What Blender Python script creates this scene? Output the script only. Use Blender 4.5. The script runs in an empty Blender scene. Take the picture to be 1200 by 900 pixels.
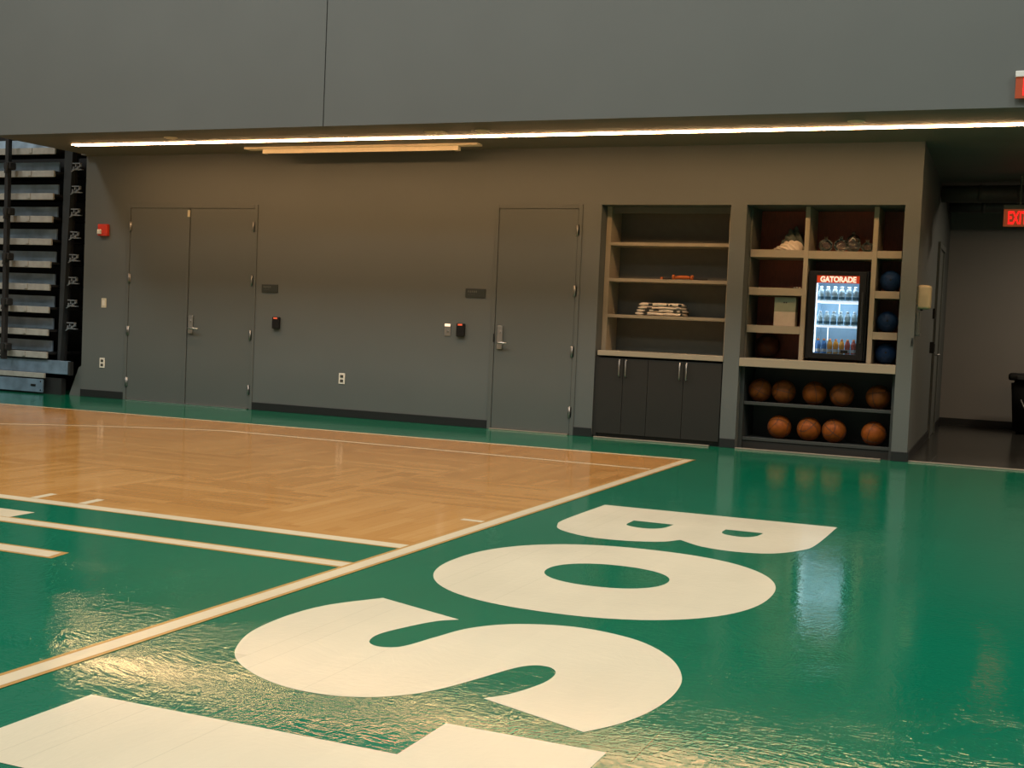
import bpy, bmesh, math, random
from mathutils import Vector, Matrix
random.seed(7)
R = math.radians
SC = bpy.context.scene
COL = SC.collection

# ------------------------------------------------------------------ camera, world, lights, exposure
cam_d = bpy.data.cameras.new('camera')
cam = bpy.data.objects.new('camera', cam_d); COL.objects.link(cam)
cam_d.sensor_width = 36.0; cam_d.sensor_fit = 'HORIZONTAL'; cam_d.lens = 43.222
cam_d.clip_start = 0.05; cam_d.clip_end = 200
m = Matrix(((0.918593, -0.058597, 0.390835), (0.392836, 0.027298, -0.919203), (0.043194, 0.997908, 0.048095))).to_4x4()
m.translation = Vector((2.8136, -10.6869, 1.1392))
cam.matrix_world = m
SC.camera = cam

SC.view_settings.view_transform = 'Standard'
SC.view_settings.look = 'None'
SC.view_settings.gamma = 1.0
SC.view_settings.use_curve_mapping = False
SC.view_settings.exposure = 0.0

W = bpy.data.worlds.new('world'); SC.world = W; W.use_nodes = True
W.node_tree.nodes['Background'].inputs[0].default_value = (0.9, 0.95, 1.0, 1)
W.node_tree.nodes['Background'].inputs[1].default_value = 0.02

GYM_POWER = 202.0
def area(name, loc, sx, sy, power, color, rot=(0, 0, 0)):
    d = bpy.data.lights.new(name, 'AREA'); d.shape = 'RECTANGLE'; d.size = sx; d.size_y = sy
    d.energy = power; d.color = color
    o = bpy.data.objects.new(name, d); COL.objects.link(o); o.location = loc; o.rotation_euler = rot
    return o
for lx in (-11, -6.5, -2, 2.5, 7):            # rows of high-bay lamps under the gym roof
    for ly, share in ((-4.8, 1.38), (-9.6, 0.45)):
        area('high_bay_light', (lx, ly, 8.3), 1.4, 2.2, GYM_POWER * share, (1.0, 0.965, 0.90))
area('corridor_light', (3.9, 5.2, 2.98), 0.5, 0.5, 55.0, (1.0, 0.84, 0.64))

STRIP_COLOR = (1.0, 0.57, 0.27)
STRIP_POWER = 33.0

# ------------------------------------------------------------------ materials
def lin(r, g, b):
    f = lambda c: (c / 12.92) if c <= 0.04045 else ((c + 0.055) / 1.055) ** 2.4
    return tuple(f(c / 255.0) for c in (r, g, b))

def base_mat(name):
    mt = bpy.data.materials.new(name); mt.use_nodes = True
    nt = mt.node_tree; b = nt.nodes['Principled BSDF']
    return mt, nt, b

class NT:
    """tiny node helper"""
    def __init__(s, nt): s.nt = nt
    def n(s, t, **kw):
        x = s.nt.nodes.new(t)
        for k, v in kw.items(): setattr(x, k, v)
        return x
    def val(s, sock, v):
        if isinstance(v, bpy.types.NodeSocket): s.nt.links.new(v, sock)
        else: sock.default_value = v
    def m(s, op, a, b=0.0, c=0.0):
        x = s.n('ShaderNodeMath', operation=op)
        s.val(x.inputs[0], a); s.val(x.inputs[1], b); s.val(x.inputs[2], c)
        return x.outputs[0]
    def pos(s):
        tc = s.n('ShaderNodeTexCoord'); return tc.outputs['Object']
    def sep(s, v):
        x = s.n('ShaderNodeSeparateXYZ'); s.val(x.inputs[0], v); return x.outputs
    def comb(s, x, y, z):
        c = s.n('ShaderNodeCombineXYZ')
        for i, v in enumerate((x, y, z)): s.val(c.inputs[i], v)
        return c.outputs[0]
    def mapping(s, v, scale=(1, 1, 1), rot=(0, 0, 0)):
        x = s.n('ShaderNodeMapping'); s.val(x.inputs[0], v)
        x.inputs['Scale'].default_value = scale; x.inputs['Rotation'].default_value = rot
        return x.outputs[0]
    def noise(s, v, scale, detail=2.0, rough=0.5, dist=0.0):
        x = s.n('ShaderNodeTexNoise'); s.val(x.inputs['Vector'], v)
        x.inputs['Scale'].default_value = scale; x.inputs['Detail'].default_value = detail
        x.inputs['Roughness'].default_value = rough; x.inputs['Distortion'].default_value = dist
        return x.outputs[0]
    def white(s, v):
        x = s.n('ShaderNodeTexWhiteNoise', noise_dimensions='3D'); s.val(x.inputs['Vector'], v)
        return x.outputs['Value']
    def ramp(s, f, stops):
        x = s.n('ShaderNodeValToRGB'); s.val(x.inputs[0], f)
        el = x.color_ramp.elements
        while len(el) < len(stops): el.new(0.5)
        for e, (p, c) in zip(el, stops):
            e.position = p; e.color = (*c, 1)
        return x.outputs[0]
    def mix(s, f, a, b, mode='MIX'):
        x = s.n('ShaderNodeMix', data_type='RGBA', blend_type=mode)
        s.val(x.inputs[0], f)
        s.val(x.inputs[6], a if isinstance(a, bpy.types.NodeSocket) else (*a, 1))
        s.val(x.inputs[7], b if isinstance(b, bpy.types.NodeSocket) else (*b, 1))
        return x.outputs[2]
    def range(s, v, a, b, c, d):
        x = s.n('ShaderNodeMapRange'); s.val(x.inputs[0], v)
        for i, q in enumerate((a, b, c, d)): x.inputs[i + 1].default_value = q
        return x.outputs[0]
    def bump(s, h, strength, dist):
        x = s.n('ShaderNodeBump'); x.inputs['Strength'].default_value = strength
        x.inputs['Distance'].default_value = dist; s.val(x.inputs['Height'], h)
        return x.outputs[0]

def plain(name, col, rough=0.5, metal=0.0, spec=0.5, vary=0.06, scale=14.0, bump=0.0, bscale=200.0, stretch=(1, 1, 1)):
    mt, nt, b = base_mat(name); k = NT(nt)
    p = k.mapping(k.pos(), stretch)
    n = k.noise(p, scale, 3)
    f = k.range(n, 0.3, 0.7, 1 - vary, 1 + vary)
    c = k.mix(1.0, col, k.comb(f, f, f), 'MULTIPLY')
    nt.links.new(c, b.inputs['Base Color'])
    b.inputs['Roughness'].default_value = rough; b.inputs['Metallic'].default_value = metal
    b.inputs['Specular IOR Level'].default_value = spec
    if bump > 0:
        nt.links.new(k.bump(k.noise(p, bscale, 2), bump, 0.004), b.inputs['Normal'])
    return mt

def emit(name, col, strength):
    mt, nt, b = base_mat(name)
    b.inputs['Base Color'].default_value = (*col, 1)
    b.inputs['Emission Color'].default_value = (*col, 1)
    b.inputs['Emission Strength'].default_value = strength
    b.inputs['Roughness'].default_value = 0.4
    return mt

def floor_finish(k, nt, b, rough_lo, rough_hi, bump=0.22):
    """the varnish shared by everything painted on the gym floor: fine sweeping scratches and slight waviness"""
    p = k.pos()
    x, y, z = k.sep(p)
    sway = k.m('MULTIPLY', k.noise(p, 0.9, 2), 0.9)              # brush strokes sway a little instead of running dead straight
    q = k.comb(k.m('ADD', x, sway), k.m('ADD', y, k.m('MULTIPLY', sway, -0.6)), z)
    s1 = k.noise(k.mapping(q, (34, 13, 1), (0, 0, 0.35)), 1.0, 2, 0.55, 0.5)
    s2 = k.noise(k.mapping(q, (16, 46, 1), (0, 0, -0.25)), 1.0, 2, 0.55, 0.5)
    s3 = k.noise(k.mapping(q, (150, 60, 1), (0, 0, 0.6)), 1.0, 2, 0.6, 0.4)
    patch = k.range(k.noise(p, 0.8, 3), 0.36, 0.66, 0.8, 1.75)
    h = k.m('MULTIPLY', patch, k.m('ADD', k.m('ADD', s1, k.m('MULTIPLY', s2, 0.8)), k.m('MULTIPLY', s3, 0.22)))
    nt.links.new(k.bump(h, 1.0, bump * 0.0036), b.inputs['Normal'])
    r = k.range(k.noise(p, 2.3, 4, 0.6), 0.3, 0.7, rough_lo, rough_hi)
    nt.links.new(r, b.inputs['Roughness'])
    b.inputs['Specular IOR Level'].default_value = 0.5

def board_lines(k, p, width, length, dark=0.9):
    """floor boards running along y; returns a factor just under one at the joints"""
    x, y, z = k.sep(p)
    u = k.m('DIVIDE', x, width); iu = k.m('FLOOR', u)
    fu = k.m('FRACT', u)
    off = k.white(k.comb(iu, 3.0, 1.0))
    v = k.m('ADD', k.m('DIVIDE', y, length), k.m('MULTIPLY', off, 7.0))
    fv = k.m('FRACT', v)
    e1 = k.m('LESS_THAN', fu, 0.035); e2 = k.m('LESS_THAN', fv, 0.004)
    tone = k.white(k.comb(iu, k.m('FLOOR', v), 5.0))
    keep = k.m('GREATER_THAN', k.white(k.comb(iu, 9.0, 2.0)), 0.55)
    line = k.m('MAXIMUM', k.m('MULTIPLY', e1, keep), e2)
    f = k.m('SUBTRACT', k.range(tone, 0, 1, 0.985, 1.015), k.m('MULTIPLY', line, 1 - dark))
    return f

def painted_floor(name, col, rlo, rhi, dark, bump=0.22):
    mt, nt, b = base_mat(name); k = NT(nt); p = k.pos()
    f = k.m('MULTIPLY', board_lines(k, p, 0.09, 30.0, dark), k.range(k.noise(p, 1.1, 3), 0.3, 0.7, 0.95, 1.05))
    nt.links.new(k.mix(1.0, col, k.comb(f, f, f), 'MULTIPLY'), b.inputs['Base Color'])
    floor_finish(k, nt, b, rlo, rhi, bump)
    return mt

def parquet_mat():
    mt, nt, b = base_mat('parquet'); k = NT(nt); p = k.pos()
    x, y, z = k.sep(p)
    P = 1.27
    cx = k.m('FLOOR', k.m('DIVIDE', x, P)); cy = k.m('FLOOR', k.m('DIVIDE', y, P))
    par = k.m('MODULO', k.m('ADD', k.m('ADD', cx, cy), 400.0), 2.0)
    u = k.m('ADD', k.m('MULTIPLY', x, par), k.m('MULTIPLY', y, k.m('SUBTRACT', 1.0, par)))
    v = k.m('ADD', k.m('MULTIPLY', y, par), k.m('MULTIPLY', x, k.m('SUBTRACT', 1.0, par)))
    bi = k.m('FLOOR', k.m('DIVIDE', u, 0.0794))
    off = k.white(k.comb(bi, cx, cy))
    li = k.m('FLOOR', k.m('ADD', k.m('DIVIDE', v, 0.64), k.m('MULTIPLY', off, 3.0)))
    tone = k.white(k.comb(k.m('ADD', bi, k.m('MULTIPLY', cx, 31.0)), li, cy))
    panel = k.white(k.comb(cx, cy, 8.0))
    grain = k.noise(k.comb(k.m('MULTIPLY', u, 60.0), k.m('MULTIPLY', v, 3.0), tone), 1.0, 4, 0.6, 0.7)
    big = k.noise(p, 0.6, 2)
    t = k.m('ADD', k.m('ADD', k.m('MULTIPLY', tone, 0.34), k.m('MULTIPLY', panel, 0.16)),
            k.m('ADD', k.m('MULTIPLY', grain, 0.42), k.m('MULTIPLY', big, 0.2)))
    c = k.ramp(t, [(0.10, (0.38, 0.165, 0.04)), (0.5, (0.53, 0.255, 0.068)), (0.72, (0.59, 0.30, 0.09)), (0.95, (0.66, 0.37, 0.13))])
    gap = k.m('LESS_THAN', k.m('FRACT', k.m('DIVIDE', u, 0.0794)), 0.02)
    c = k.mix(k.m('MULTIPLY', gap, 0.25), c, (0.16, 0.06, 0.015))
    nt.links.new(c, b.inputs['Base Color'])
    floor_finish(k, nt, b, 0.06, 0.10, 0.10)
    return mt

def wall_paint(name, col, rough=0.6, grain=0.035):
    mt, nt, b = base_mat(name); k = NT(nt); p = k.pos()
    f = k.m('MULTIPLY', k.range(k.noise(p, 160, 2), 0.25, 0.75, 1 - grain, 1 + grain), k.range(k.noise(p, 1.3, 3), 0.3, 0.7, 0.97, 1.03))
    nt.links.new(k.mix(1.0, col, k.comb(f, f, f), 'MULTIPLY'), b.inputs['Base Color'])
    b.inputs['Roughness'].default_value = rough
    nt.links.new(k.bump(k.noise(p, 240, 3), 0.12, 0.002), b.inputs['Normal'])
    return mt

def pebble_mat(name, col):
    mt, nt, b = base_mat(name); k = NT(nt); p = k.pos()
    f = k.range(k.noise(p, 22, 3), 0.3, 0.7, 0.8, 1.15)
    nt.links.new(k.mix(1.0, col, k.comb(f, f, f), 'MULTIPLY'), b.inputs['Base Color'])
    v = k.n('ShaderNodeTexVoronoi'); k.val(v.inputs['Vector'], p); v.inputs['Scale'].default_value = 330
    nt.links.new(k.bump(v.outputs['Distance'], 0.35, 0.0015), b.inputs['Normal'])
    b.inputs['Roughness'].default_value = 0.55; b.inputs['Specular IOR Level'].default_value = 0.16
    return mt

def glass_mat(name, tint=(1, 1, 1), refl=0.08):
    mt, nt, b = base_mat(name); k = NT(nt)
    nt.nodes.remove(b); out = nt.nodes['Material Output']
    t = k.n('ShaderNodeBsdfTransparent'); t.inputs[0].default_value = (*tint, 1)
    g = k.n('ShaderNodeBsdfGlossy'); g.inputs['Roughness'].default_value = 0.03
    fr = k.n('ShaderNodeFresnel'); fr.inputs[0].default_value = 1.45
    mx = k.n('ShaderNodeMixShader'); nt.links.new(k.m('MULTIPLY', fr.outputs[0], 1.0 + refl), mx.inputs[0])
    nt.links.new(t.outputs[0], mx.inputs[1]); nt.links.new(g.outputs[0], mx.inputs[2])
    nt.links.new(mx.outputs[0], out.inputs['Surface'])
    return mt

M = {}
M['green'] = painted_floor('green_floor_paint', (0.004, 0.150, 0.080), 0.05, 0.085, 0.93, 0.155)
M['cream'] = painted_floor('cream_floor_paint', (0.75, 0.665, 0.485), 0.14, 0.22, 0.88, 0.12)
M['line'] = painted_floor('cream_line_paint', (0.74, 0.62, 0.42), 0.14, 0.22, 0.95, 0.12)
M['line_edge'] = painted_floor('bare_maple_edge', (0.52, 0.29, 0.09), 0.14, 0.22, 0.95, 0.12)
M['parquet'] = parquet_mat()
M['wall'] = wall_paint('grey_wall_paint', (0.099, 0.109, 0.102))
M['soffit'] = wall_paint('grey_soffit_paint', (0.13, 0.125, 0.105))
M['gym'] = wall_paint('pale_gym_paint', (0.35, 0.35, 0.34))
M['corridor'] = wall_paint('corridor_wall_paint', (0.22, 0.205, 0.185))
M['dispenser'] = plain('cream_dispenser_plastic', (0.42, 0.36, 0.23), 0.5)
M['door'] = wall_paint('grey_door_enamel', (0.096, 0.105, 0.097), 0.42, 0.02)
M['rubber'] = plain('black_rubber', (0.009, 0.010, 0.010), 0.5)
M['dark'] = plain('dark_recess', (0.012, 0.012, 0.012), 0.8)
M['tile'] = plain('dark_corridor_tile', (0.035, 0.034, 0.03), 0.18, vary=0.15, scale=3)
M['satin'] = plain('satin_hinge_steel', (0.30, 0.30, 0.29), 0.5, 1.0)
M['steel'] = plain('brushed_steel', (0.45, 0.44, 0.42), 0.4, 1.0, stretch=(1, 1, 12))
M['alu'] = plain('aluminium_sill', (0.36, 0.31, 0.24), 0.45, 0.6)
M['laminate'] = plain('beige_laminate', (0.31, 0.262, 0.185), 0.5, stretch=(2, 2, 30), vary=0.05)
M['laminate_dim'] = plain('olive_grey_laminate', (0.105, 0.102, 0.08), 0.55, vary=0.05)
M['cherry'] = plain('cherry_red_back_panel', (0.22, 0.045, 0.016), 0.5, stretch=(8, 8, 1), vary=0.18)
M['charcoal'] = plain('charcoal_laminate', (0.022, 0.021, 0.018), 0.5, spec=0.3, stretch=(30, 30, 2), vary=0.12)
M['rack'] = plain('dark_grey_rack', (0.036, 0.040, 0.037), 0.5)
M['black'] = plain('black_plastic', (0.007, 0.007, 0.007), 0.45, spec=0.3)
M['blackmetal'] = plain('black_powder_coat', (0.014, 0.015, 0.016), 0.5)
M['navy'] = plain('blue_black_steel', (0.022, 0.028, 0.032), 0.45)
M['blueboard'] = plain('blue_grey_riser', (0.36, 0.48, 0.60), 0.32, vary=0.25, scale=5)
M['bluebeam'] = plain('steel_blue_beam', (0.13, 0.20, 0.27), 0.32, vary=0.25, scale=6)
M['nosing'] = plain('pale_grey_nosing', (0.33, 0.33, 0.30), 0.4, vary=0.12)
M['galv'] = plain('galvanised_bracket', (0.20, 0.23, 0.26), 0.45, 0.2)
M['red'] = plain('red_alarm_plastic', (0.55, 0.035, 0.012), 0.4)
M['white'] = plain('white_plastic', (0.72, 0.66, 0.55), 0.4)
M['ivory'] = plain('ivory_plastic', (0.58, 0.52, 0.38), 0.45)
M['plaque'] = plain('dark_plaque', (0.03, 0.035, 0.03), 0.4)
M['plaquemark'] = plain('raised_plaque_mark', (0.09, 0.10, 0.085), 0.4)
M['led_red'] = emit('red_indicator', (0.75, 0.12, 0.05), 0.35)
M['led_white'] = emit('white_indicator', (1.0, 0.8, 0.6), 0.75)
M['strip'] = emit('warm_led_diffuser', STRIP_COLOR, STRIP_POWER)
M['casewood'] = plain('cream_screen_case', (0.82, 0.70, 0.50), 0.5)
M['ball'] = pebble_mat('orange_basketball_leather', (0.21, 0.054, 0.007))
M['balldark'] = pebble_mat('dark_brown_basketball_leather', (0.065, 0.022, 0.008))
M['ballbrown'] = pebble_mat('brown_basketball_leather', (0.18, 0.052, 0.010))  # slightly darker and browner than the orange leather
M['seam'] = plain('black_ball_seam', (0.010, 0.008, 0.006), 0.6)
M['blueball'] = pebble_mat('navy_blue_rubber', (0.010, 0.034, 0.095))
M['towelgrey'] = plain('grey_green_cloth', (0.13, 0.15, 0.12), 0.9, vary=0.15, bump=0.4, bscale=120)
M['towelwhite'] = plain('white_cloth', (0.62, 0.54, 0.43), 0.9, vary=0.08, bump=0.4, bscale=120)
M['jersey'] = plain('white_jersey_cloth', (0.74, 0.66, 0.56), 0.85, vary=0.06, bump=0.3, bscale=150)
M['print'] = plain('black_jersey_print', (0.02, 0.022, 0.02), 0.8)
M['orange'] = plain('orange_grip_foam', (0.42, 0.10, 0.015), 0.6)
M['card'] = plain('pale_pink_card', (0.50, 0.42, 0.33), 0.7)
M['cardgreen'] = plain('grey_green_card', (0.22, 0.24, 0.17), 0.7)
M['inkdark'] = plain('dark_print', (0.05, 0.05, 0.04), 0.7)
M['clear'] = glass_mat('clear_plastic', (0.86, 0.87, 0.85), 1.5)
M['pane'] = glass_mat('cooler_glass', (0.97, 0.98, 1.0), 0.0)
M['liner'] = plain('white_cooler_liner', (0.28, 0.45, 0.57), 0.5)
M['coolershelf_glow'] = emit('white_shelf_added_glow', (0.9, 0.95, 1.0), 0.75)  # shelves and rods are no lamps; their brightness is put in as emission
M['coolertube'] = emit('cool_white_tube', (0.85, 0.95, 1.0), 3.5)
M['header'] = emit('red_backlit_header', lin(176, 52, 16), 0.55)
M['headertext'] = emit('white_backlit_letter', lin(225, 215, 195), 0.8)
M['bottle_clear'] = plain('clear_water_bottle', (0.50, 0.68, 0.76), 0.12, vary=0.2, scale=40)
M['bottle_label'] = plain('teal_bottle_label', (0.05, 0.16, 0.24), 0.35, vary=0.3, scale=60)
M['bottle_cap'] = plain('white_bottle_cap', (0.75, 0.82, 0.88), 0.4)
M['b_blue'] = plain('blue_sports_drink', (0.05, 0.18, 0.45), 0.15)
M['b_orange'] = plain('orange_sports_drink', (0.62, 0.28, 0.04), 0.15)
M['b_red'] = plain('red_sports_drink', (0.42, 0.07, 0.05), 0.15)
M['cap_orange'] = plain('orange_cap', (0.75, 0.24, 0.06), 0.4)
M['b_label'] = plain('silver_bottle_label', (0.42, 0.42, 0.42), 0.35, vary=0.3, scale=60)
M['exitpanel'] = emit('exit_panel_glow', (0.18, 0.030, 0.008), 0.9)
M['exitletter'] = emit('exit_letter_red', (1.0, 0.012, 0.012), 1.15)
M['exitcase'] = plain('exit_housing', (0.10, 0.11, 0.09), 0.45)
M['exitcasewhite'] = plain('white_exit_housing', (0.66, 0.66, 0.62), 0.4)
M['duct'] = plain('dark_painted_duct', (0.05, 0.05, 0.045), 0.5)

# ------------------------------------------------------------------ mesh helpers
ORIG = {}
class MB:
    def __init__(s): s.bm = bmesh.new()
    def box(s, x0, x1, y0, y1, z0, z1, bev=0.0, seg=2):
        t = bmesh.new()
        r = bmesh.ops.create_cube(t, size=1.0)
        bmesh.ops.scale(t, vec=(x1 - x0, y1 - y0, z1 - z0), verts=t.verts)
        bmesh.ops.translate(t, vec=((x0 + x1) / 2, (y0 + y1) / 2, (z0 + z1) / 2), verts=t.verts)
        if bev > 0:
            bmesh.ops.bevel(t, geom=list(t.edges), offset=bev, segments=seg, profile=0.6, affect='EDGES', clamp_overlap=True)
        s.add(t); return s
    def add(s, t, mat=None):
        if mat is not None: bmesh.ops.transform(t, matrix=mat, verts=t.verts)
        me = bpy.data.meshes.new('tmp'); t.to_mesh(me); t.free()
        s.bm.from_mesh(me); bpy.data.meshes.remove(me); return s
    def prism(s, pts, z0, z1):
        """polygon in xy extruded in z"""
        a = [s.bm.verts.new((x, y, z0)) for x, y in pts]; b = [s.bm.verts.new((x, y, z1)) for x, y in pts]
        n = len(pts)
        s.bm.faces.new(b); s.bm.faces.new(a[::-1])
        for i in range(n): s.bm.faces.new((a[i], a[(i + 1) % n], b[(i + 1) % n], b[i]))
        return s
    def prism_y(s, pts, y0, y1):
        """polygon in xz extruded in y"""
        a = [s.bm.verts.new((x, y0, z)) for x, z in pts]; b = [s.bm.verts.new((x, y1, z)) for x, z in pts]
        n = len(pts)
        s.bm.faces.new(a); s.bm.faces.new(b[::-1])
        for i in range(n): s.bm.faces.new((a[(i + 1) % n], a[i], b[i], b[(i + 1) % n]))
        return s
    def tube(s, pts, r, n=10, caps=True):
        pts = [Vector(p) for p in pts]; rings = []
        for i, p in enumerate(pts):
            d = (pts[min(i + 1, len(pts) - 1)] - pts[max(i - 1, 0)]).normalized()
            up = Vector((0, 0, 1)) if abs(d.z) < 0.9 else Vector((0, 1, 0))
            a = d.cross(up).normalized(); c = a.cross(d).normalized()
            rr = r[i] if isinstance(r, (list, tuple)) else r
            rings.append([s.bm.verts.new(p + a * rr * math.cos(2 * math.pi * k / n) + c * rr * math.sin(2 * math.pi * k / n)) for k in range(n)])
        for A, B in zip(rings, rings[1:]):
            for k in range(n): s.bm.faces.new((A[k], A[(k + 1) % n], B[(k + 1) % n], B[k]))
        if caps: s.bm.faces.new(rings[0][::-1]); s.bm.faces.new(rings[-1])
        return s
    def lathe(s, prof, cx=0, cy=0, cz=0, n=24):
        """profile of (r, z) about the vertical axis"""
        rings = []
        for r, z in prof:
            if r < 1e-6: rings.append([s.bm.verts.new((cx, cy, cz + z))])
            else: rings.append([s.bm.verts.new((cx + r * math.cos(2 * math.pi * k / n), cy + r * math.sin(2 * math.pi * k / n), cz + z)) for k in range(n)])
        for A, B in zip(rings, rings[1:]):
            for k in range(n):
                q = []
                for v in (A[k % len(A)], A[(k + 1) % len(A)], B[(k + 1) % len(B)], B[k % len(B)]):
                    if v not in q: q.append(v)
                if len(q) > 2: s.bm.faces.new(q)
        return s
    def sphere(s, r, c=(0, 0, 0), u=32, v=20, scale=(1, 1, 1)):
        t = bmesh.new(); bmesh.ops.create_uvsphere(t, u_segments=u, v_segments=v, radius=r)
        bmesh.ops.scale(t, vec=scale, verts=t.verts); bmesh.ops.translate(t, vec=c, verts=t.verts)
        s.add(t); return s
    def text(s, body, size, c, depth=0.004, bold=0.0, sx=1.0, width=None):
        """raised letters facing -y, centred at c"""
        cu = bpy.data.curves.new('lettering', 'FONT'); cu.body = body; cu.size = size
        cu.align_x = 'CENTER'; cu.align_y = 'CENTER'; cu.extrude = depth / 2; cu.offset = bold
        o = bpy.data.objects.new('lettering_tmp', cu); COL.objects.link(o)
        dg = bpy.context.evaluated_depsgraph_get(); dg.update()
        me = bpy.data.meshes.new_from_object(o.evaluated_get(dg))
        t = bmesh.new(); t.from_mesh(me)
        xs = [v.co.x for v in t.verts]; ys = [v.co.y for v in t.verts]
        mx, my = (min(xs) + max(xs)) / 2, (min(ys) + max(ys)) / 2
        if width: sx = width / (max(xs) - min(xs))
        for v in t.verts:
            x, y, z = v.co
            v.co = (c[0] + (x - mx) * sx, c[1] - z, c[2] + (y - my))
        bpy.data.meshes.remove(me); bpy.data.objects.remove(o); bpy.data.curves.remove(cu)
        s.add(t); return s
    def fill(s, loops, z):
        """flat polygon with holes, triangulated"""
        t = bmesh.new(); es = []
        for L in loops:
            vs = [t.verts.new((x, y, z)) for x, y in L]
            for i in range(len(vs)): es.append(t.edges.new((vs[i], vs[(i + 1) % len(vs)])))
        bmesh.ops.triangle_fill(t, use_beauty=True, use_dissolve=False, edges=es)
        for f in t.faces:
            if f.normal.z < 0: f.normal_flip()
        s.add(t); return s

def tag(o, label=None, cat=None, group=None, kind=None):
    if label: o['label'] = label
    if cat: o['category'] = cat
    if group: o['group'] = group
    if kind: o['kind'] = kind
    return o

def obj(name, mb, mat, parent=None, smooth=False, origin=None, recalc=True, label=None):
    org = ORIG.get(parent.name, Vector((0, 0, 0))) if parent else Vector(origin or (0, 0, 0))
    bm = mb.bm
    if recalc: bmesh.ops.recalc_face_normals(bm, faces=bm.faces)
    bmesh.ops.translate(bm, vec=-org, verts=bm.verts)
    me = bpy.data.meshes.new(name); bm.to_mesh(me); bm.free()
    for q in (mat if isinstance(mat, (list, tuple)) else [mat]): me.materials.append(q)
    if smooth:
        for p in me.polygons: p.use_smooth = True
    o = bpy.data.objects.new(name, me); COL.objects.link(o)
    if parent: o.parent = parent
    else: o.location = org
    ORIG[o.name] = org
    if label: o['label'] = label
    return o

def thing(name, label, cat, loc, group=None):
    o = bpy.data.objects.new(name, None); COL.objects.link(o); o.location = loc
    o.empty_display_size = 0.1
    ORIG[o.name] = Vector(loc)
    return tag(o, label, cat, group)

def copy_tree(o, parent=None):
    c = o.copy(); COL.objects.link(c)
    if parent: c.parent = parent
    for ch in list(o.children): copy_tree(ch, c)
    return c

def structure(name, mb, mat, parent=None, smooth=False, label=None):
    o = obj(name, mb, mat, parent, smooth, label=label)
    o['kind'] = 'structure'; return o

def smooth_loop(pts, corners, n=8):
    """closed outline through pts: straight breaks at corner indices, Catmull-Rom elsewhere"""
    N = len(pts); out = []
    for i in range(N):
        p1, p2 = Vector(pts[i]), Vector(pts[(i + 1) % N])
        if i in corners and (i + 1) % N in corners: out.append(tuple(p1)); continue
        p0 = Vector(pts[i - 1]) if i not in corners else p1 - (p2 - p1) * 0.5
        p3 = Vector(pts[(i + 2) % N]) if (i + 1) % N not in corners else p2 + (p2 - p1) * 0.5
        for j in range(n):
            t = j / n
            out.append(tuple(0.5 * ((2 * p1) + (p2 - p0) * t + (2 * p0 - 5 * p1 + 4 * p2 - p3) * t * t + (3 * p1 - p0 - 3 * p2 + p3) * t ** 3)))
    return out

def superellipse(cx, cy, a, b, n, N=96):
    o = []
    for i in range(N):
        t = 2 * math.pi * i / N; c, s_ = math.cos(t), math.sin(t)
        o.append((cx + a * math.copysign(abs(c) ** (2 / n), c), cy + b * math.copysign(abs(s_) ** (2 / n), s_)))
    return o

# ------------------------------------------------------------------ setting
YW = 1.494; H = 3.022; DEEP = 2.2
XL, XR = -8.3, 1.735

floor = structure('floor', MB().box(-15, 12, -18, YW + 0.03, -0.2, 0).box(-15, XL, YW + 0.03, 5, -0.2, 0), M['green'])
structure('floor.001', MB().box(XL, 8, YW + 0.03, 7.8, -0.2, 0.0), M['tile'])

# court art: thin coats of paint and the bare parquet, all children of the floor
def coat(name, loops, z, mat, label=None):
    return structure(name, MB().fill(loops, z), M[mat], floor, label=label)
def quad(p, q, w0, w1):
    """strip from p to q between offsets w0 and w1 in y"""
    return [(p[0], p[1] + w0), (q[0], q[1] + w0), (q[0], q[1] + w1), (p[0], p[1] + w1)]
side_y = lambda x: 0.088 + (x + 0.1) * (0.088 + 0.153) / (7.96 - 0.1) if x > -7.96 else -0.153
YS = -5.2
coat('parquet', [[(-14.9, -0.36), (0.0, 0.04), (0.0, -5.20), (-14.9, -5.16)]], 0.0006, 'parquet', 'honey coloured parquet of the court')
coat('sideline', [[(-14.9, -0.385), (0.055, 0.093), (0.055, -0.035), (-14.9, -0.43)]], 0.0012, 'line_edge')
coat('sideline_paint', [[(-14.9, -0.395), (0.045, 0.068), (0.045, -0.012), (-14.9, -0.42)]], 0.0016, 'line')
coat('end_line_edge', [[(-0.055, 0.02), (0.058, 0.088), (0.058, -14), (-0.055, -14)]], 0.0020, 'line_edge')
coat('end_line', [[(-0.034, 0.03), (0.038, 0.07), (0.038, -14), (-0.034, -14)]], 0.0024, 'line')
arc = []; arc2 = []
for i in range(40):
    x = -4.3 - i * 0.115
    y = lambda rr: -7.62 + math.sqrt(max(rr * rr - (x + 1.6) ** 2, 0))
    arc.append((x, y(7.24) + 0.035)); arc2.append((x, y(7.24) - 0.03))
coat('three_point_line', [[(-0.03, -0.925), (-2.2, -0.882)] + arc + arc2[::-1] + [(-2.2, -0.94), (-0.03, -0.985)]], 0.0014, 'line')
coat('lane_line_edge', [quad((-14.9, -5.16), (-0.03, -5.20), -0.095, 0.03)], 0.0010, 'line_edge')
coat('lane_line', [quad((-14.9, -5.16), (-0.03, -5.20), -0.078, 0.02)], 0.0014, 'line')
coat('inner_lane_line_edge', [quad((-14.9, -5.79), (-0.03, -5.79), -0.072, 0.062)], 0.0010, 'line_edge')
coat('inner_lane_line', [quad((-14.9, -5.79), (-0.03, -5.79), -0.05, 0.04)], 0.0014, 'line')
coat('restricted_area_line_edge', [[(-4, -6.295), (-1.235, -6.295), (-1.205, -6.44), (-4, -6.44)]], 0.0010, 'line_edge')
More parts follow.
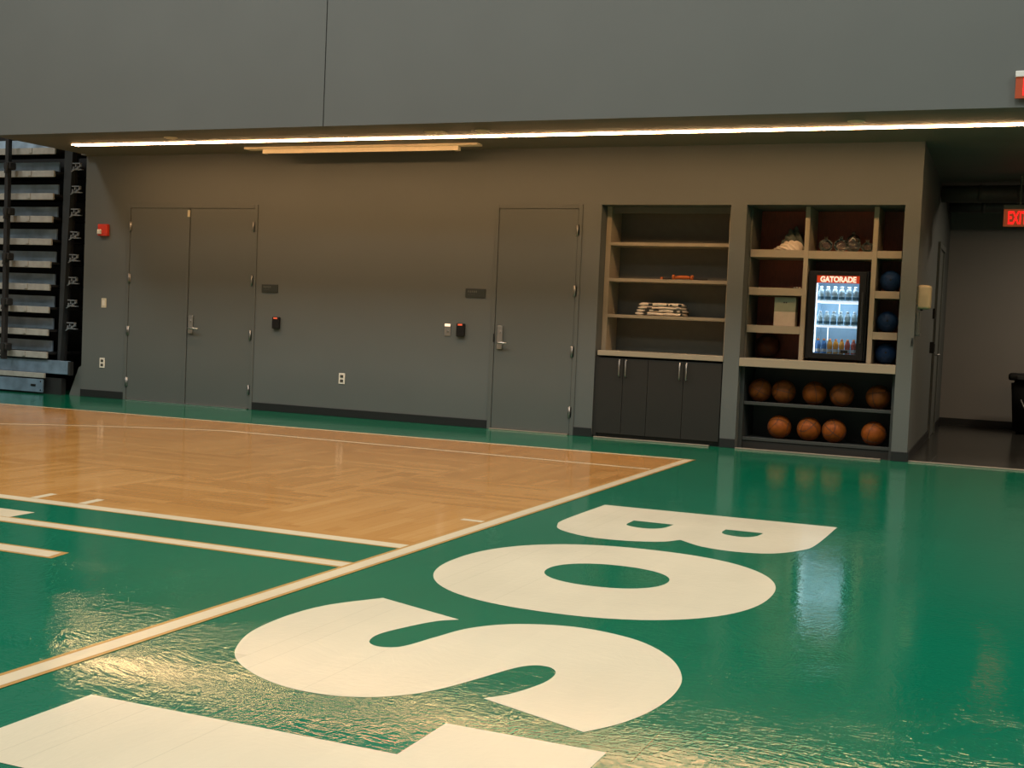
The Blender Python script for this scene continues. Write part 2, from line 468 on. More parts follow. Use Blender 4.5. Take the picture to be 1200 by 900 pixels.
coat('restricted_area_line', [[(-4, -6.315), (-1.265, -6.315), (-1.24, -6.42), (-4, -6.42)]], 0.0014, 'line')
coat('lane_block', [[(-2.48, -5.545), (-2.175, -5.545), (-2.165, -5.74), (-2.48, -5.74)]], 0.0012, 'line')
for x in (-2.56, -2.20): coat('lane_mark', [[(x - 0.030, -5.16), (x + 0.028, -5.16), (x - 0.002, -4.966), (x - 0.058, -4.966)]], 0.0012, 'line')
coat('end_line_tick', [quad((-0.195, -4.268), (-0.03, -4.275), -0.025, 0.03)], 0.0012, 'line')

B = [(0.298, -3.148), (1.765, -3.1), (1.757, -3.817), (1.717, -4.049), (1.599, -4.25), (1.418, -4.318), (1.229, -4.278), (1.075, -4.145), (1.002, -4.269), (0.822, -4.363), (0.612, -4.368), (0.416, -4.252), (0.335, -4.1), (0.298, -3.877)]
B1 = [(0.655, -3.655), (0.90, -3.652), (0.884, -3.801), (0.838, -3.874), (0.766, -3.893), (0.691, -3.862), (0.660, -3.81)]
B2 = [(1.205, -3.625), (1.424, -3.617), (1.408, -3.755), (1.35, -3.828), (1.25, -3.806), (1.21, -3.74)]
S = [(0.413, -6.292), (0.836, -6.453), (0.772, -6.526), (0.714, -6.682), (0.685, -6.816), (0.705, -6.915), (0.756, -6.957), (0.813, -6.941), (0.845, -6.885), (0.877, -6.734), (0.924, -6.554), (1.03, -6.411), (1.199, -6.324), (1.362, -6.318), (1.547, -6.388), (1.702, -6.55), (1.797, -6.754), (1.827, -6.947), (1.815, -7.144), (1.77, -7.314), (1.701, -7.446), (1.327, -7.308), (1.383, -7.216), (1.425, -7.063), (1.422, -6.946), (1.383, -6.885), (1.325, -6.887), (1.279, -6.956), (1.225, -7.133), (1.178, -7.276), (1.12, -7.386), (1.027, -7.476), (0.911, -7.521), (0.763, -7.52), (0.598, -7.456), (0.443, -7.339), (0.345, -7.19), (0.278, -7.0), (0.258, -6.749), (0.294, -6.52)]
coat('court_letter', [smooth_loop(B, {0, 1, 7}), smooth_loop(B1, {0, 1}), smooth_loop(B2, {0, 1})], 0.0010, 'cream', 'cream letter B painted on green floor')
coat('court_letter', [superellipse(1.05, -5.345, 0.757, 0.805, 2.25), superellipse(1.045, -5.312, 0.288, 0.262, 2.15)], 0.0010, 'cream', 'cream letter O painted on green floor')
coat('court_letter', [smooth_loop(S, {0, 1, 20, 21})], 0.0010, 'cream', 'cream letter S painted on green floor')
coat('court_letter', [[(0.318, -7.875), (1.332, -7.865), (1.332, -7.575), (1.812, -7.572), (1.812, -8.68), (1.332, -8.68), (1.332, -8.40), (0.318, -8.41)]], 0.0010, 'cream', 'cream letter T painted on green floor')

# the long back wall with its two niches and the door openings
D1 = (-7.62, -5.70, 2.42); D2 = (-2.64, -1.64, 2.43); N1 = (-1.436, -0.075, 2.427); N2 = (0.085, 1.589, 2.43)
wb = MB()
for a, b in ((XL, D1[0]), (D1[1], D2[0]), (D2[1], N1[0]), (N1[1], N2[0])): wb.box(a, b, YW, DEEP, 0, H)
for d in (D1, D2): wb.box(d[0], d[1], YW, DEEP, d[2], H); wb.box(d[0], d[1], YW + 0.12, DEEP, 0, d[2])
for d in (N1, N2): wb.box(d[0], d[1], YW, DEEP, d[2], H); wb.box(d[0], d[1], DEEP - 0.04, DEEP, 0, d[2])
structure('wall_back', wb, M['wall'])
XB = 1.60; YB = 7.6
structure('wall_corridor', MB().prism([(N2[1], YW), (XR, YW), (XB, YB), (N2[1] - 0.15, YB)], 0, H), M['wall'])
structure('wall_corridor_end', MB().box(1.3, 8, YB, YB + 0.2, 0, H + 0.1), M['corridor'])
structure('wall_right', MB().box(5.2, 12, YW, YW + 0.3, 0, H).box(12, 12.2, -18, YW + 0.3, 0, 8.6), M['gym'])
# deep fascia above, in two panels with a joint between
structure('wall_upper', MB().box(-8.2, -3.826, -0.15, 0.05, H, 8.6).box(-3.814, 12, -0.15, 0.05, H, 8.6).box(-8.2, 12, 0.05, 0.3, H + 0.15, 8.6).box(-3.83, -3.81, -0.13, 0.05, H, 8.6), M['wall'])
structure('ceiling', MB().box(-8.2, 12, 0.05, YW + 0.02, H, H + 0.15).box(XB - 0.4, 12, YW, YB + 0.1, H, H + 0.15).box(XL, -8.2, YW - 0.1, DEEP, H, H + 0.15), M['soffit'])
structure('ceiling.001', MB().box(-15.2, 12.2, -18.2, 5.2, 8.6, 8.8), M['gym'])
structure('wall_left', MB().box(-15.2, -15, -18, 5, 0, 8.6), M['gym'])
structure('wall_front', MB().box(-15.2, 12.2, -18.2, -18, 0, 8.6), M['gym'])
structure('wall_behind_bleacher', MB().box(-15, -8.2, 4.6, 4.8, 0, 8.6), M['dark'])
structure('trim_1', MB().box(XR + 0.01, 5.2, YW + 0.02, YW + 0.075, 0, 0.012, 0.003), M['alu'])
structure('trim_2', MB().box(1.93, 1.938, YW + 0.08, 2.5, 0.0, 0.0012), M['rack'])
for a, b in ((XL, D1[0]), (D1[1], D2[0]), (D2[1], N1[0]), (N1[1], N2[0]), (N2[1], XR)):
    structure('baseboard_back', MB().box(a + 0.001, b - 0.001, YW - 0.012, YW + 0.001, 0, 0.092, 0.003), M['rubber'])
structure('baseboard_corridor', MB().prism([(XR, YW), (XR + 0.012, YW), (XB + 0.012, YB), (XB, YB)], 0, 0.092).box(XB, 8, YB - 0.012, YB, 0, 0.1), M['rubber'])
structure('baseboard_left', MB().prism_y([(XL + 0.002, 0), (XL + 0.002, 0.40), (-8.36, 0.36), (-8.50, 0.02), (-8.50, 0)], YW + 0.02, YW + 0.06), M['wall'])

# ------------------------------------------------------------------ doors
def hinge(parent, x, z):
    h = MB().tube([(x, YW - 0.016, z - 0.06), (x, YW - 0.016, z + 0.06)], 0.0095, 10)
    h.box(x - 0.02, x + 0.02, YW - 0.012, YW - 0.007, z - 0.055, z + 0.055)
    obj('hinge', h, M['satin'], parent, True)
def door_frame(parent, x0, x1, zt, fw):
    f = MB()
    f.box(x0, x0 + fw, YW - 0.012, YW + 0.10, 0, zt, 0.003).box(x1 - fw, x1, YW - 0.012, YW + 0.10, 0, zt, 0.003)
    f.box(x0 + fw, x1 - fw, YW - 0.012, YW + 0.10, zt - fw, zt, 0.003)
    f.box(x0 + fw, x1 - fw, YW + 0.05, YW + 0.10, 0, zt - fw)
    obj('door_frame', f, M['door'], parent)
def lever_set(parent, x, z0, z1, zl, reach, tone):
    e = MB().box(x - 0.032, x + 0.032, YW - 0.028, YW - 0.004, z0, z1, 0.008, 3)
    e.lathe([(0, 0.0), (0.016, 0.0), (0.016, 0.012), (0, 0.012)], 0, 0, 0, 16) if False else None
    ee = obj('lock_plate', e, M[tone], parent)
    l = MB().tube([(x, YW - 0.02, zl), (x, YW - 0.06, zl), (x + 0.012, YW - 0.072, zl), (x + reach * 0.6, YW - 0.074, zl), (x + reach, YW - 0.066, zl - 0.004)], [0.012, 0.012, 0.0115, 0.011, 0.010], 12)
    obj('lever_handle', l, M[tone], ee, True)
    c = MB(); t = bmesh.new(); bmesh.ops.create_cone(t, cap_ends=True, segments=20, radius1=0.014, radius2=0.013, depth=0.012)
    c.add(t, Matrix.Translation((x, YW - 0.032, z1 - 0.07)) @ Matrix.Rotation(R(90), 4, 'X'))
    obj('key_cylinder', c, M['steel'], ee)

d1 = thing('door_1', 'grey double door left of the plain grey wall, frame and leaves painted alike', 'door', (-6.66, YW, 0)); d1['kind'] = 'structure'
door_frame(d1, D1[0], D1[1], D1[2], 0.044)
obj('door_leaf', MB().box(-7.572, -6.70, YW - 0.004, YW + 0.04, 0.012, 2.3725, 0.002), M['door'], d1)
obj('door_leaf', MB().box(-6.668, -5.748, YW - 0.004, YW + 0.04, 0.012, 2.3725, 0.002), M['door'], d1)
obj('astragal', MB().box(-6.715, -6.674, YW - 0.016, YW + 0.01, 0.012, 2.366, 0.002), M['door'], d1)
obj('closer_clip', MB().box(-6.700, -6.670, YW - 0.028, YW - 0.012, 2.27, 2.35, 0.003), M['ivory'], d1, label='small pale clip at the top')
obj('threshold', MB().box(-7.56, -5.76, YW - 0.03, YW + 0.04, 0, 0.010, 0.003), M['steel'], d1)
for z in (2.152, 1.509, 0.864, 0.226): hinge(d1, -7.574, z)
for z in (2.158, 1.526, 0.88, 0.232): hinge(d1, -5.750, z)
lever_set(d1, -6.612, 0.865, 1.085, 0.93, 0.14, 'steel')

d2 = thing('door_2', 'grey single door with steel lever, left of the open shelves', 'door', (-2.14, YW, 0)); d2['kind'] = 'structure'
door_frame(d2, D2[0], D2[1], D2[2], 0.044)
obj('door_leaf', MB().box(-2.592, -1.688, YW - 0.004, YW + 0.04, 0.014, 2.3825, 0.002), M['door'], d2)
obj('threshold', MB().box(-2.60, -1.69, YW - 0.045, YW + 0.04, 0, 0.012, 0.003), M['alu'], d2, label='pale metal sill')
for z in (2.158, 1.522, 0.88, 0.243): hinge(d2, -1.688, z)
lever_set(d2, -2.525, 0.87, 1.125, 0.94, 0.10, 'steel')
obj('strike_plate', MB().box(-2.606, -2.592, YW - 0.016, YW - 0.01, 0.945, 1.035, 0.002), M['black'], d2)

# door in the corridor's side wall, near its far end
d3 = thing('door_3', 'narrow grey door in the corridor side wall by the far corner', 'door', (1.66, 6.0, 0)); d3['kind'] = 'structure'
sx = lambda y: XR + (y - YW) * (XB - XR) / (YB - YW)
f3 = MB()
for y in (4.72, 5.74): f3.box(sx(y) - 0.02, sx(y) + 0.03, y, y + 0.06, 0, 2.34)
f3.box(sx(5.2) - 0.02, sx(5.2) + 0.03, 4.72, 5.80, 2.28, 2.34)
obj('door_frame', f3, M['door'], d3)
obj('door_leaf', MB().prism([(sx(4.78) - 0.01, 4.78), (sx(4.78) + 0.014, 4.78), (sx(5.74) + 0.014, 5.74), (sx(5.74) - 0.01, 5.74)], 0.01, 2.28), M['door'], d3)
obj('lever_handle', MB().tube([(sx(4.9), 4.86, 1.0), (sx(4.9) + 0.07, 4.86, 1.0), (sx(4.9) + 0.075, 4.98, 1.0)], 0.011), M['satin'], d3, True)

# ------------------------------------------------------------------ ceiling strip and other overhead things
st = thing('strip_light', 'long thin warm white LED strip running under the grey soffit', 'light', (-2.5, 0.61, H))
obj('housing', MB().box(-7.685, 7.51, 0.545, 0.5595, H - 0.003, H - 0.0005).box(-7.685, 7.51, 0.6605, 0.675, H - 0.003, H - 0.0005), M['soffit'], st)
obj('diffuser', MB().box(-7.68, 7.5, 0.560, 0.660, H - 0.012, H - 0.0005), M['strip'], st)

sc_ = thing('projection_screen_case', 'pale cream projection screen case fixed under soffit above the double door', 'screen case', (-4.2, 1.1, H))
obj('case', MB().box(-5.37, -2.915, 1.06, 1.13, H - 0.072, H - 0.022, 0.004), M['casewood'], sc_)
obj('top_flange', MB().box(-5.60, -2.68, 1.03, 1.16, H - 0.024, H - 0.0005, 0.004), M['casewood'], sc_)
obj('screen_slot', MB().box(-5.32, -2.97, 1.08, 1.11, H - 0.074, H - 0.07), M['dark'], sc_)
def disc(x, y, label):
    o = obj('sprinkler_cover', MB().lathe([(0, -0.014), (0.05, -0.014), (0.062, -0.008), (0.066, 0.0), (0, 0.0)], x, y, H, 24), M['ivory'], None, True, (x, y, H))
    obj('escutcheon_ring', MB().lathe([(0.062, -0.006), (0.075, -0.004), (0.076, 0.0), (0.062, 0.0)], x, y, H, 24), M['ivory'], o, True)
    tag(o, label, 'sprinkler', 'sprinkler covers on the soffit')
disc(-6.03, 0.283, 'small round sprinkler cover on soffit nearest the bleacher')
disc(-2.30, 0.328, 'round sprinkler cover on soffit beside the square ceiling plate')
disc(1.26, 0.31, 'round sprinkler cover on soffit above the drinks cooler')
cp = obj('ceiling_plate', MB().box(-2.90, -2.71, 0.25, 0.38, H - 0.012, H, 0.004), M['ivory'], None, False, (-2.8, 0.31, H))
obj('plate_button', MB().lathe([(0, -0.02), (0.012, -0.019), (0.016, -0.012), (0, -0.012)], -2.80, 0.315, H, 14), M['white'], cp)
tag(cp, 'small pale square plate on soffit in front of the LED strip', 'ceiling plate')

# ducts across the corridor ceiling
def duct(y, z, r, label, x0):
    o = obj('duct', MB().tube([(x0 + i * 0.34, y, z) for i in range(11)], r, 24), M['duct'], None, True, (x0, y, z))
    for i in range(1, 9):
        obj('duct_band', MB().tube([(x0 + i * 0.42 - 0.02, y, z), (x0 + i * 0.42 + 0.02, y, z)], r + 0.006, 24), M['duct'], o, True)
    tag(o, label, 'duct', 'ducts under the corridor ceiling')
duct(4.6, 2.885, 0.10, 'thicker dark round duct high across the corridor, nearer the court', 1.68)
duct(6.4, 2.93, 0.08, 'thinner dark duct across the corridor nearer its end wall', 1.65)

def exit_sign(x0, x1, y, z0, z1, label, case, lsz, lc, hang):
    t = thing('exit_sign', label, 'sign', ((x0 + x1) / 2, y, z0))
    obj('housing', MB().box(x0 - 0.004, x1 + 0.004, y - 0.01, y + 0.05, z1 - 0.005, z1 + 0.042, 0.005), case, t)
    obj('panel', MB().box(x0, x1, y + 0.004, y + 0.020, z0, z1, 0.002), M['exitpanel'], t)
    obj('lettering', MB().text('EXIT', lsz, (lc[0], y + 0.001, lc[1]), 0.006, 0.004, width=lc[2]), M['exitletter'], t)
    if hang: obj('stem', MB().tube([((x0 + x1) / 2, y + 0.02, z1 + 0.04), ((x0 + x1) / 2, y + 0.02, H)], 0.012), case, t)
    else: obj('wall_plate', MB().box(x0 + 0.06, x1 - 0.06, y + 0.018, -0.15, z0 + 0.06, z1 + 0.03), case, t)
exit_sign(2.385, 2.715, 4.0, 2.46, 2.655, 'red lit EXIT sign hanging under the corridor ceiling', M['exitcase'], 0.20, (2.530, 2.556, 0.198), True)
exit_sign(2.535, 2.86, -0.20, 3.085, 3.255, 'red EXIT sign with pale housing fixed high on the fascia', M['exitcasewhite'], 0.185, (2.72, 3.172, 0.26), False)

# ------------------------------------------------------------------ wall devices
fa = thing('fire_alarm_strobe', 'red fire alarm strobe on wall left of the double door', 'alarm', (-7.98, YW, 2.02))
obj('alarm_body', MB().box(-8.055, -7.905, YW - 0.05, YW, 2.025, 2.172, 0.010, 3), M['red'], fa)
obj('strobe_lens', MB().box(-8.045, -7.985, YW - 0.075, YW - 0.045, 2.045, 2.105, 0.012, 3), M['white'], fa, label='clear white lens')
obj('horn_grille', MB().box(-7.975, -7.92, YW - 0.054, YW - 0.048, 2.05, 2.15, 0.002), M['red'], fa)
ls = thing('light_switch', 'ivory light switch on wall below the red alarm', 'switch', (-7.962, YW, 1.13))
obj('plate', MB().box(-8.0, -7.925, YW - 0.008, YW, 1.132, 1.25, 0.003), M['ivory'], ls)
obj('rocker', MB().box(-7.980, -7.945, YW - 0.014, YW - 0.006, 1.155, 1.227, 0.003), M['white'], ls)
def outlet(x, z, label):
    t = thing('wall_outlet', label, 'outlet', (x, YW, z - 0.06), 'wall outlets')
    obj('plate', MB().box(x - 0.04, x + 0.04, YW - 0.007, YW, z - 0.062, z + 0.062, 0.003), M['white'], t)
    for q in (-0.026, 0.026):
        s_ = obj('socket', MB().box(x - 0.020, x + 0.020, YW - 0.011, YW - 0.006, z + q - 0.016, z + q + 0.016, 0.006, 3), M['inkdark'], t)
outlet(-7.965, 0.44, 'white double outlet low on wall below the ivory light switch')
outlet(-4.483, 0.44, 'white double outlet low on the plain wall between the doors')
def room_sign(x0, x1, z0, z1, label):
    t = thing('room_sign', label, 'sign', ((x0 + x1) / 2, YW, z0), 'room signs')
    obj('plaque', MB().box(x0, x1, YW - 0.012, YW, z0, z1, 0.003), M['plaque'], t)
    mk = MB(); w = x1 - x0
    for i in range(5): mk.box(x0 + w * (0.12 + 0.10 * i), x0 + w * (0.12 + 0.10 * i + 0.06), YW - 0.014, YW - 0.011, z0 + 0.052 - 0.004 * (i % 2), z0 + 0.072)
    for i in range(7): mk.sphere(0.0035, (x0 + w * (0.14 + 0.055 * i), YW - 0.012, z0 + 0.03), 8, 6)
    obj('raised_mark', mk, M['plaquemark'], t)
room_sign(-5.613, -5.390, 1.397, 1.488, 'small dark room sign right of the double door')
room_sign(-2.960, -2.722, 1.420, 1.514, 'small dark room sign left of the single door')
def reader(x, z0, z1, label):
    t = thing('card_reader', label, 'card reader', (x, YW, z0), 'card readers')
    obj('reader_body', MB().box(x - 0.048, x + 0.048, YW - 0.04, YW, z0, z1, 0.012, 3), M['black'], t)
    obj('indicator', MB().box(x - 0.028, x + 0.028, YW - 0.042, YW - 0.02, z1 - 0.026, z1 - 0.006, 0.005), M['led_red'], t, label='glowing red bar')
reader(-5.388, 0.972, 1.112, 'black card reader with red light right of the double door')
reader(-2.995, 0.985, 1.130, 'black card reader with red light left of the single door')
ks = thing('key_switch', 'small steel key switch with white light beside the card reader', 'switch', (-3.16, YW, 0.985))
obj('plate', MB().box(-3.20, -3.123, YW - 0.008, YW, 0.986, 1.122, 0.003), M['steel'], ks)
obj('indicator', MB().box(-3.195, -3.128, YW - 0.016, YW - 0.006, 1.090, 1.118, 0.004), M['led_white'], ks, label='glowing white bar')
kk = MB(); t_ = bmesh.new(); bmesh.ops.create_cone(t_, cap_ends=True, segments=16, radius1=0.012, radius2=0.011, depth=0.016)
kk.add(t_, Matrix.Translation((-3.161, YW - 0.012, 1.035)) @ Matrix.Rotation(R(90), 4, 'X')); kk.box(-3.164, -3.158, YW - 0.026, YW - 0.018, 1.025, 1.05)
obj('key_barrel', kk, M['steel'], ks)

# ------------------------------------------------------------------ telescopic bleacher at the left
BX = -8.73; BL = -13.5
bl = thing('telescopic_bleacher', 'stacked telescopic bleacher of blue grey boards at the left edge', 'bleacher', (-10, 1.4, 0))
for kx in range(10):
    z = 0.455 + 0.2875 * kx; yb = 1.36 + 0.004 * kx; xr = BX - 0.005 * (9 - kx) * 0.4
    n_ = obj('nosing', MB().box(BL, xr, yb, yb + 0.03, z, z + 0.082, 0.006), M['nosing'], bl)
    obj('deck', MB().box(BL, xr - 0.01, yb + 0.03, yb + 0.75, z + 0.052, z + 0.078), M['blackmetal'], bl)
    obj('riser_board', MB().box(BL, xr - 0.16, yb + 0.26, yb + 0.285, z + 0.080, z + 0.222, 0.004), M['blueboard'], bl)
    for q in range(4):
        obj('nosing_clip', MB().box(BX - 0.42 - 1.2 * q, BX - 0.37 - 1.2 * q, yb - 0.012, yb + 0.002, z + 0.015, z + 0.08, 0.004), M['nosing'], n_)
obj('beam', MB().box(BL, -8.435, 1.40, 1.46, 0.265, 0.435, 0.006), M['bluebeam'], bl, label='long blue beam reaching past the rows')
obj('beam_end', MB().box(-8.434, -8.40, 1.40, 1.47, 0.255, 0.43, 0.006), M['blackmetal'], bl)
obj('nosing', MB().box(BL, BX - 0.03, 1.33, 1.37, 0.205, 0.268, 0.006), M['nosing'], bl)
fb = obj('front_board', MB().box(BL, BX - 0.05, 1.335, 1.36, 0.022, 0.188, 0.004), M['bluebeam'], bl)
obj('pull_slot', MB().box(-8.97, -8.89, 1.328, 1.338, 0.095, 0.122, 0.004), M['black'], fb)
for z in (0.05, 0.16): obj('bolt', MB().sphere(0.010, (-8.81, 1.335, z), 10, 6), M['black'], fb)
obj('end_post', MB().prism_y([(-8.70, 0.40), (-8.655, 0.40), (-8.52, 3.4), (-8.66, 3.4)], 1.50, 1.56), M['navy'], bl)
obj('end_post_flange', MB().prism_y([(-8.655, 0.44), (-8.64, 0.44), (-8.505, 3.4), (-8.53, 3.4)], 1.56, 1.60), M['blackmetal'], bl)
obj('back_sheet', MB().box(BL, -8.33, 2.3, 2.33, 0, 3.5), M['blackmetal'], bl)
obj('side_sheet', MB().box(-8.60, -8.32, 1.9, 1.92, 0.02, 3.5), M['blackmetal'], bl)
obj('base_channel', MB().box(BL, -8.55, 1.42, 1.50, 0.0, 0.21), M['blackmetal'], bl)
for kx in range(9):
    z = 0.78 + 0.2875 * kx + 0.06
    br = MB(); x0 = -8.565 + 0.004 * kx; w = 0.15
    br.box(x0, x0 + w, 1.50, 1.54, z, z + 0.012).box(x0 + 0.02, x0 + w - 0.01, 1.48, 1.52, z + 0.075, z + 0.087)
    for q in range(4): br.box(x0 + 0.02 + q * 0.035, x0 + 0.034 + q * 0.035, 1.49, 1.52, z + 0.006 + 0.03 * (q % 2), z + 0.045 + 0.03 * (q % 2))
    br.tube([(x0 - 0.01, 1.50, z - 0.02), (x0 + w, 1.50, z + 0.06)], 0.007, 8)
    obj('link_bracket', br, M['galv'], bl)
def post(x):
    p_ = obj('support_post', MB().box(x - 0.028, x + 0.028, 1.24, 1.30, 0.42, 3.4, 0.006), M['blackmetal'], bl)
    for kx in range(6):
        z = 0.53 + 0.575 * kx
        obj('knuckle', MB().box(x - 0.03, x + 0.085, 1.21, 1.33, z, z + 0.10, 0.03, 3).tube([(x + 0.03, 1.20, z - 0.05), (x + 0.06, 1.20, z + 0.09)], 0.022, 10), M['blackmetal'], p_)
post(-9.37); post(-11.2)

# ------------------------------------------------------------------ left niche: cabinets, worktop, open shelves
LF = YW + 0.005
def cabinet(x0, x1, xm, hx, label):
    t = thing('base_cabinet', label, 'cabinet', ((x0 + x1) / 2, YW + 0.2, 0), 'charcoal cabinets under the open shelves')
    obj('cabinet_body', MB().box(x0, x1, LF + 0.022, DEEP - 0.2, 0.02, 0.845), M['charcoal'], t)
    obj('toe_kick', MB().box(x0, x1, LF + 0.03, LF + 0.05, 0, 0.05), M['black'], t)
    for (a, b, h_) in ((x0, xm, hx[0]), (xm, x1, hx[1])):
        d = obj('door', MB().box(a + 0.002, b - 0.002, LF, LF + 0.02, 0.05, 0.838, 0.002), M['charcoal'], t)
        hd = MB().tube([(h_, LF, 0.825), (h_, LF - 0.03, 0.825), (h_, LF - 0.034, 0.815), (h_, LF - 0.034, 0.665), (h_, LF - 0.03, 0.655), (h_, LF, 0.655)], 0.0058, 8)
        obj('handle', hd, M['steel'], d, True)
cabinet(-1.392, -0.855, -1.122, (-1.158, -1.088), 'charcoal two door cabinet in the niche, nearer the single door')
cabinet(-0.855, -0.085, -0.478, (-0.514, -0.443), 'charcoal two door cabinet in the niche, nearer the cubbies')
obj('x', MB().box(N1[0] + 0.002, -1.392, LF + 0.01, LF + 0.03, 0.02, 0.85), M['charcoal']).name = 'filler_strip'
tag(bpy.data.objects['filler_strip'], 'narrow charcoal filler strip between cabinet and niche side', 'filler strip')
wt = obj('worktop', MB().box(N1[0] + 0.03, N1[1] - 0.002, YW - 0.012, DEEP - 0.11, 0.862, 0.915, 0.004), M['laminate'], None, False, (-0.75, YW, 0.862))
tag(wt, 'beige worktop ledge above the charcoal cabinets', 'worktop')
structure('trim_3', MB().box(-1.40, -0.17, YW - 0.05, YW - 0.005, 0, 0.014, 0.003), M['alu'])
SY = YW + 0.17
sh = thing('open_shelving', 'open beige shelf unit with three shelves in the left niche', 'shelf unit', (-0.75, SY, 0.916))
for a, b in ((-1.433, -1.380), (-0.122, -0.098)):
    obj('side_panel', MB().box(a, b, SY, DEEP - 0.16, 0.916, 2.425, 0.002), M['laminate'], sh)
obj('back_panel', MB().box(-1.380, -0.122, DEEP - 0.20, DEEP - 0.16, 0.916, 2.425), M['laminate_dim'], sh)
for z in (2.053, 1.676, 1.297):
    obj('shelf', MB().box(-1.380, -0.122, SY + 0.002, DEEP - 0.20, z - 0.034, z, 0.003), M['laminate'], sh)
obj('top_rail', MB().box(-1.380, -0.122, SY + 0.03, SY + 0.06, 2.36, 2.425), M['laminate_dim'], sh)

# folded jerseys
def jersey(x0, x1, y0, y1, z, h, label, prints, sag):
    t = bmesh.new(); nx, nr = 26, 14
    rings = []
    for i in range(nx + 1):
        u = i / nx; x = x0 + (x1 - x0) * u; ring = []
        wob = 0.004 * math.sin(u * 17 + z * 40) + sag * math.sin(u * math.pi)
        for j in range(nr):
            a = 2 * math.pi * j / nr; c, s_ = math.cos(a), math.sin(a)
            yy = (y0 + y1) / 2 + (y1 - y0) / 2 * math.copysign(abs(c) ** 0.35, c)
            zz = z + h / 2 + h / 2 * math.copysign(abs(s_) ** 0.6, s_) + (wob if s_ > 0 else 0) + 0.003 * math.sin(5 * u * 6 + j)
            e = 1.0 if 0 < i < nx else 0.55
            ring.append(t.verts.new((x, (y0 + y1) / 2 + (yy - (y0 + y1) / 2) * (1 if e == 1 else 0.96), max(z + 0.0004, min(z + h / 2 + (zz - z - h / 2) * e, z + h + (0.004 if sag > 0.003 else 0.0)))))) 
        rings.append(ring)
    for A, B_ in zip(rings, rings[1:]):
        for j in range(nr): t.faces.new((A[j], A[(j + 1) % nr], B_[(j + 1) % nr], B_[j]))
    t.faces.new(rings[0][::-1]); t.faces.new(rings[-1])
    mb = MB(); mb.add(t)
    o = obj('folded_jersey', mb, M['jersey'], None, True, ((x0 + x1) / 2, (y0 + y1) / 2, z))
    for (a, b, c, d) in prints:
        pr = MB().box(x0 + a, x0 + b, y0 - 0.006, y0 + 0.02, z + h * c, z + h * d, 0.004)
        obj('print', pr, M['print'], o, label='black print on the fold')
    tag(o, label, 'jersey', 'folded white jerseys on the open shelf')
JY = SY + 0.03
jersey(-1.085, -0.585, JY, JY + 0.27, 1.2985, 0.034, 'folded white jersey at the bottom of the pile on the shelf', [(0.09, 0.13, 0.1, 0.9), (0.49, 0.505, 0.2, 0.9)], 0)
jersey(-1.075, -0.580, JY + 0.006, JY + 0.27, 1.3345, 0.029, 'folded white jersey second from the bottom of the pile', [(0.095, 0.14, 0.2, 0.95), (0.185, 0.245, 0.45, 0.95), (0.40, 0.44, 0.2, 0.7), (0.47, 0.495, 0.1, 0.8)], 0)
jersey(-1.060, -0.590, JY + 0.002, JY + 0.26, 1.3655, 0.027, 'folded white jersey second from the top of the pile', [(0.10, 0.155, 0.1, 0.7), (0.42, 0.455, 0.25, 0.6)], 0.001)
jersey(-1.050, -0.600, JY + 0.006, JY + 0.25, 1.3965, 0.032, 'folded white jersey on top of the pile on the shelf', [(0.105, 0.15, 0.1, 0.9), (0.30, 0.32, 0.1, 0.8), (0.335, 0.36, 0.2, 0.7), (0.425, 0.455, 0.1, 0.9)], 0.004)
# orange handled strap on the shelf above
hs = thing('strap_handle', 'orange foam grip with dark strap lying on the middle shelf', 'exercise handle', (-0.68, SY + 0.1, 1.675))
hy = SY + 0.06
obj('grip', MB().tube([(-0.66, hy, 1.699), (-0.60, hy, 1.705), (-0.54, hy, 1.704), (-0.50, hy, 1.700)], [0.015, 0.019, 0.019, 0.015], 14), M['orange'], hs, True)
for x in (-0.675, -0.478): obj('end_cap', MB().tube([(x - 0.012, hy, 1.704), (x + 0.012, hy, 1.704)], 0.026, 14), M['orange'], hs, True)
obj('strap', MB().tube([(-0.79, hy + 0.02, 1.688), (-0.76, hy, 1.69), (-0.70, hy, 1.694), (-0.67, hy, 1.696)], 0.010, 10), M['blackmetal'], hs, True)
obj('strap', MB().tube([(-0.48, hy, 1.694), (-0.44, hy + 0.02, 1.690), (-0.38, hy + 0.05, 1.687), (-0.33, hy + 0.06, 1.687)], 0.009, 10), M['blackmetal'], hs, True)
obj('strap_end', MB().box(-0.815, -0.79, hy - 0.01, hy + 0.03, 1.679, 1.702, 0.004), M['orange'], hs)
hs.location.x = -0.70

# ------------------------------------------------------------------ right niche: cubbies and ball rack
CY = YW + 0.17; CB = DEEP - 0.045
cb = thing('cubby_shelving', 'beige cubby unit with red brown back built into the right niche', 'shelf unit', (0.84, CY, 0.912))
for a, b in ((0.087, 0.105), (1.566, 1.587)): obj('side_panel', MB().box(a, b, CY + 0.03, CB, 0.912, 2.428), M['laminate_dim'], cb)  # recess shade put into the side panels by a darker laminate colour
obj('back_panel', MB().box(0.105, 1.566, CB - 0.02, CB, 0.912, 2.428), M['cherry'], cb)
obj('divider', MB().box(0.636, 0.680, CY, CB - 0.02, 0.912, 2.428, 0.002), M['laminate'], cb)
obj('divider', MB().box(1.290, 1.336, CY, CB - 0.02, 0.912, 2.428, 0.002), M['laminate'], cb)
for z in (2.001, 1.622, 1.243): obj('shelf', MB().box(0.105, 0.636, CY + 0.005, CB - 0.02, z - 0.076, z, 0.003), M['laminate'], cb)
obj('shelf', MB().box(0.680, 1.290, CY + 0.005, CB - 0.02, 1.918, 1.996, 0.003), M['laminate'], cb)
for z in (2.006, 1.618, 1.220): obj('shelf', MB().box(1.336, 1.566, CY + 0.005, CB - 0.02, z - 0.072, z, 0.003), M['laminate'], cb)
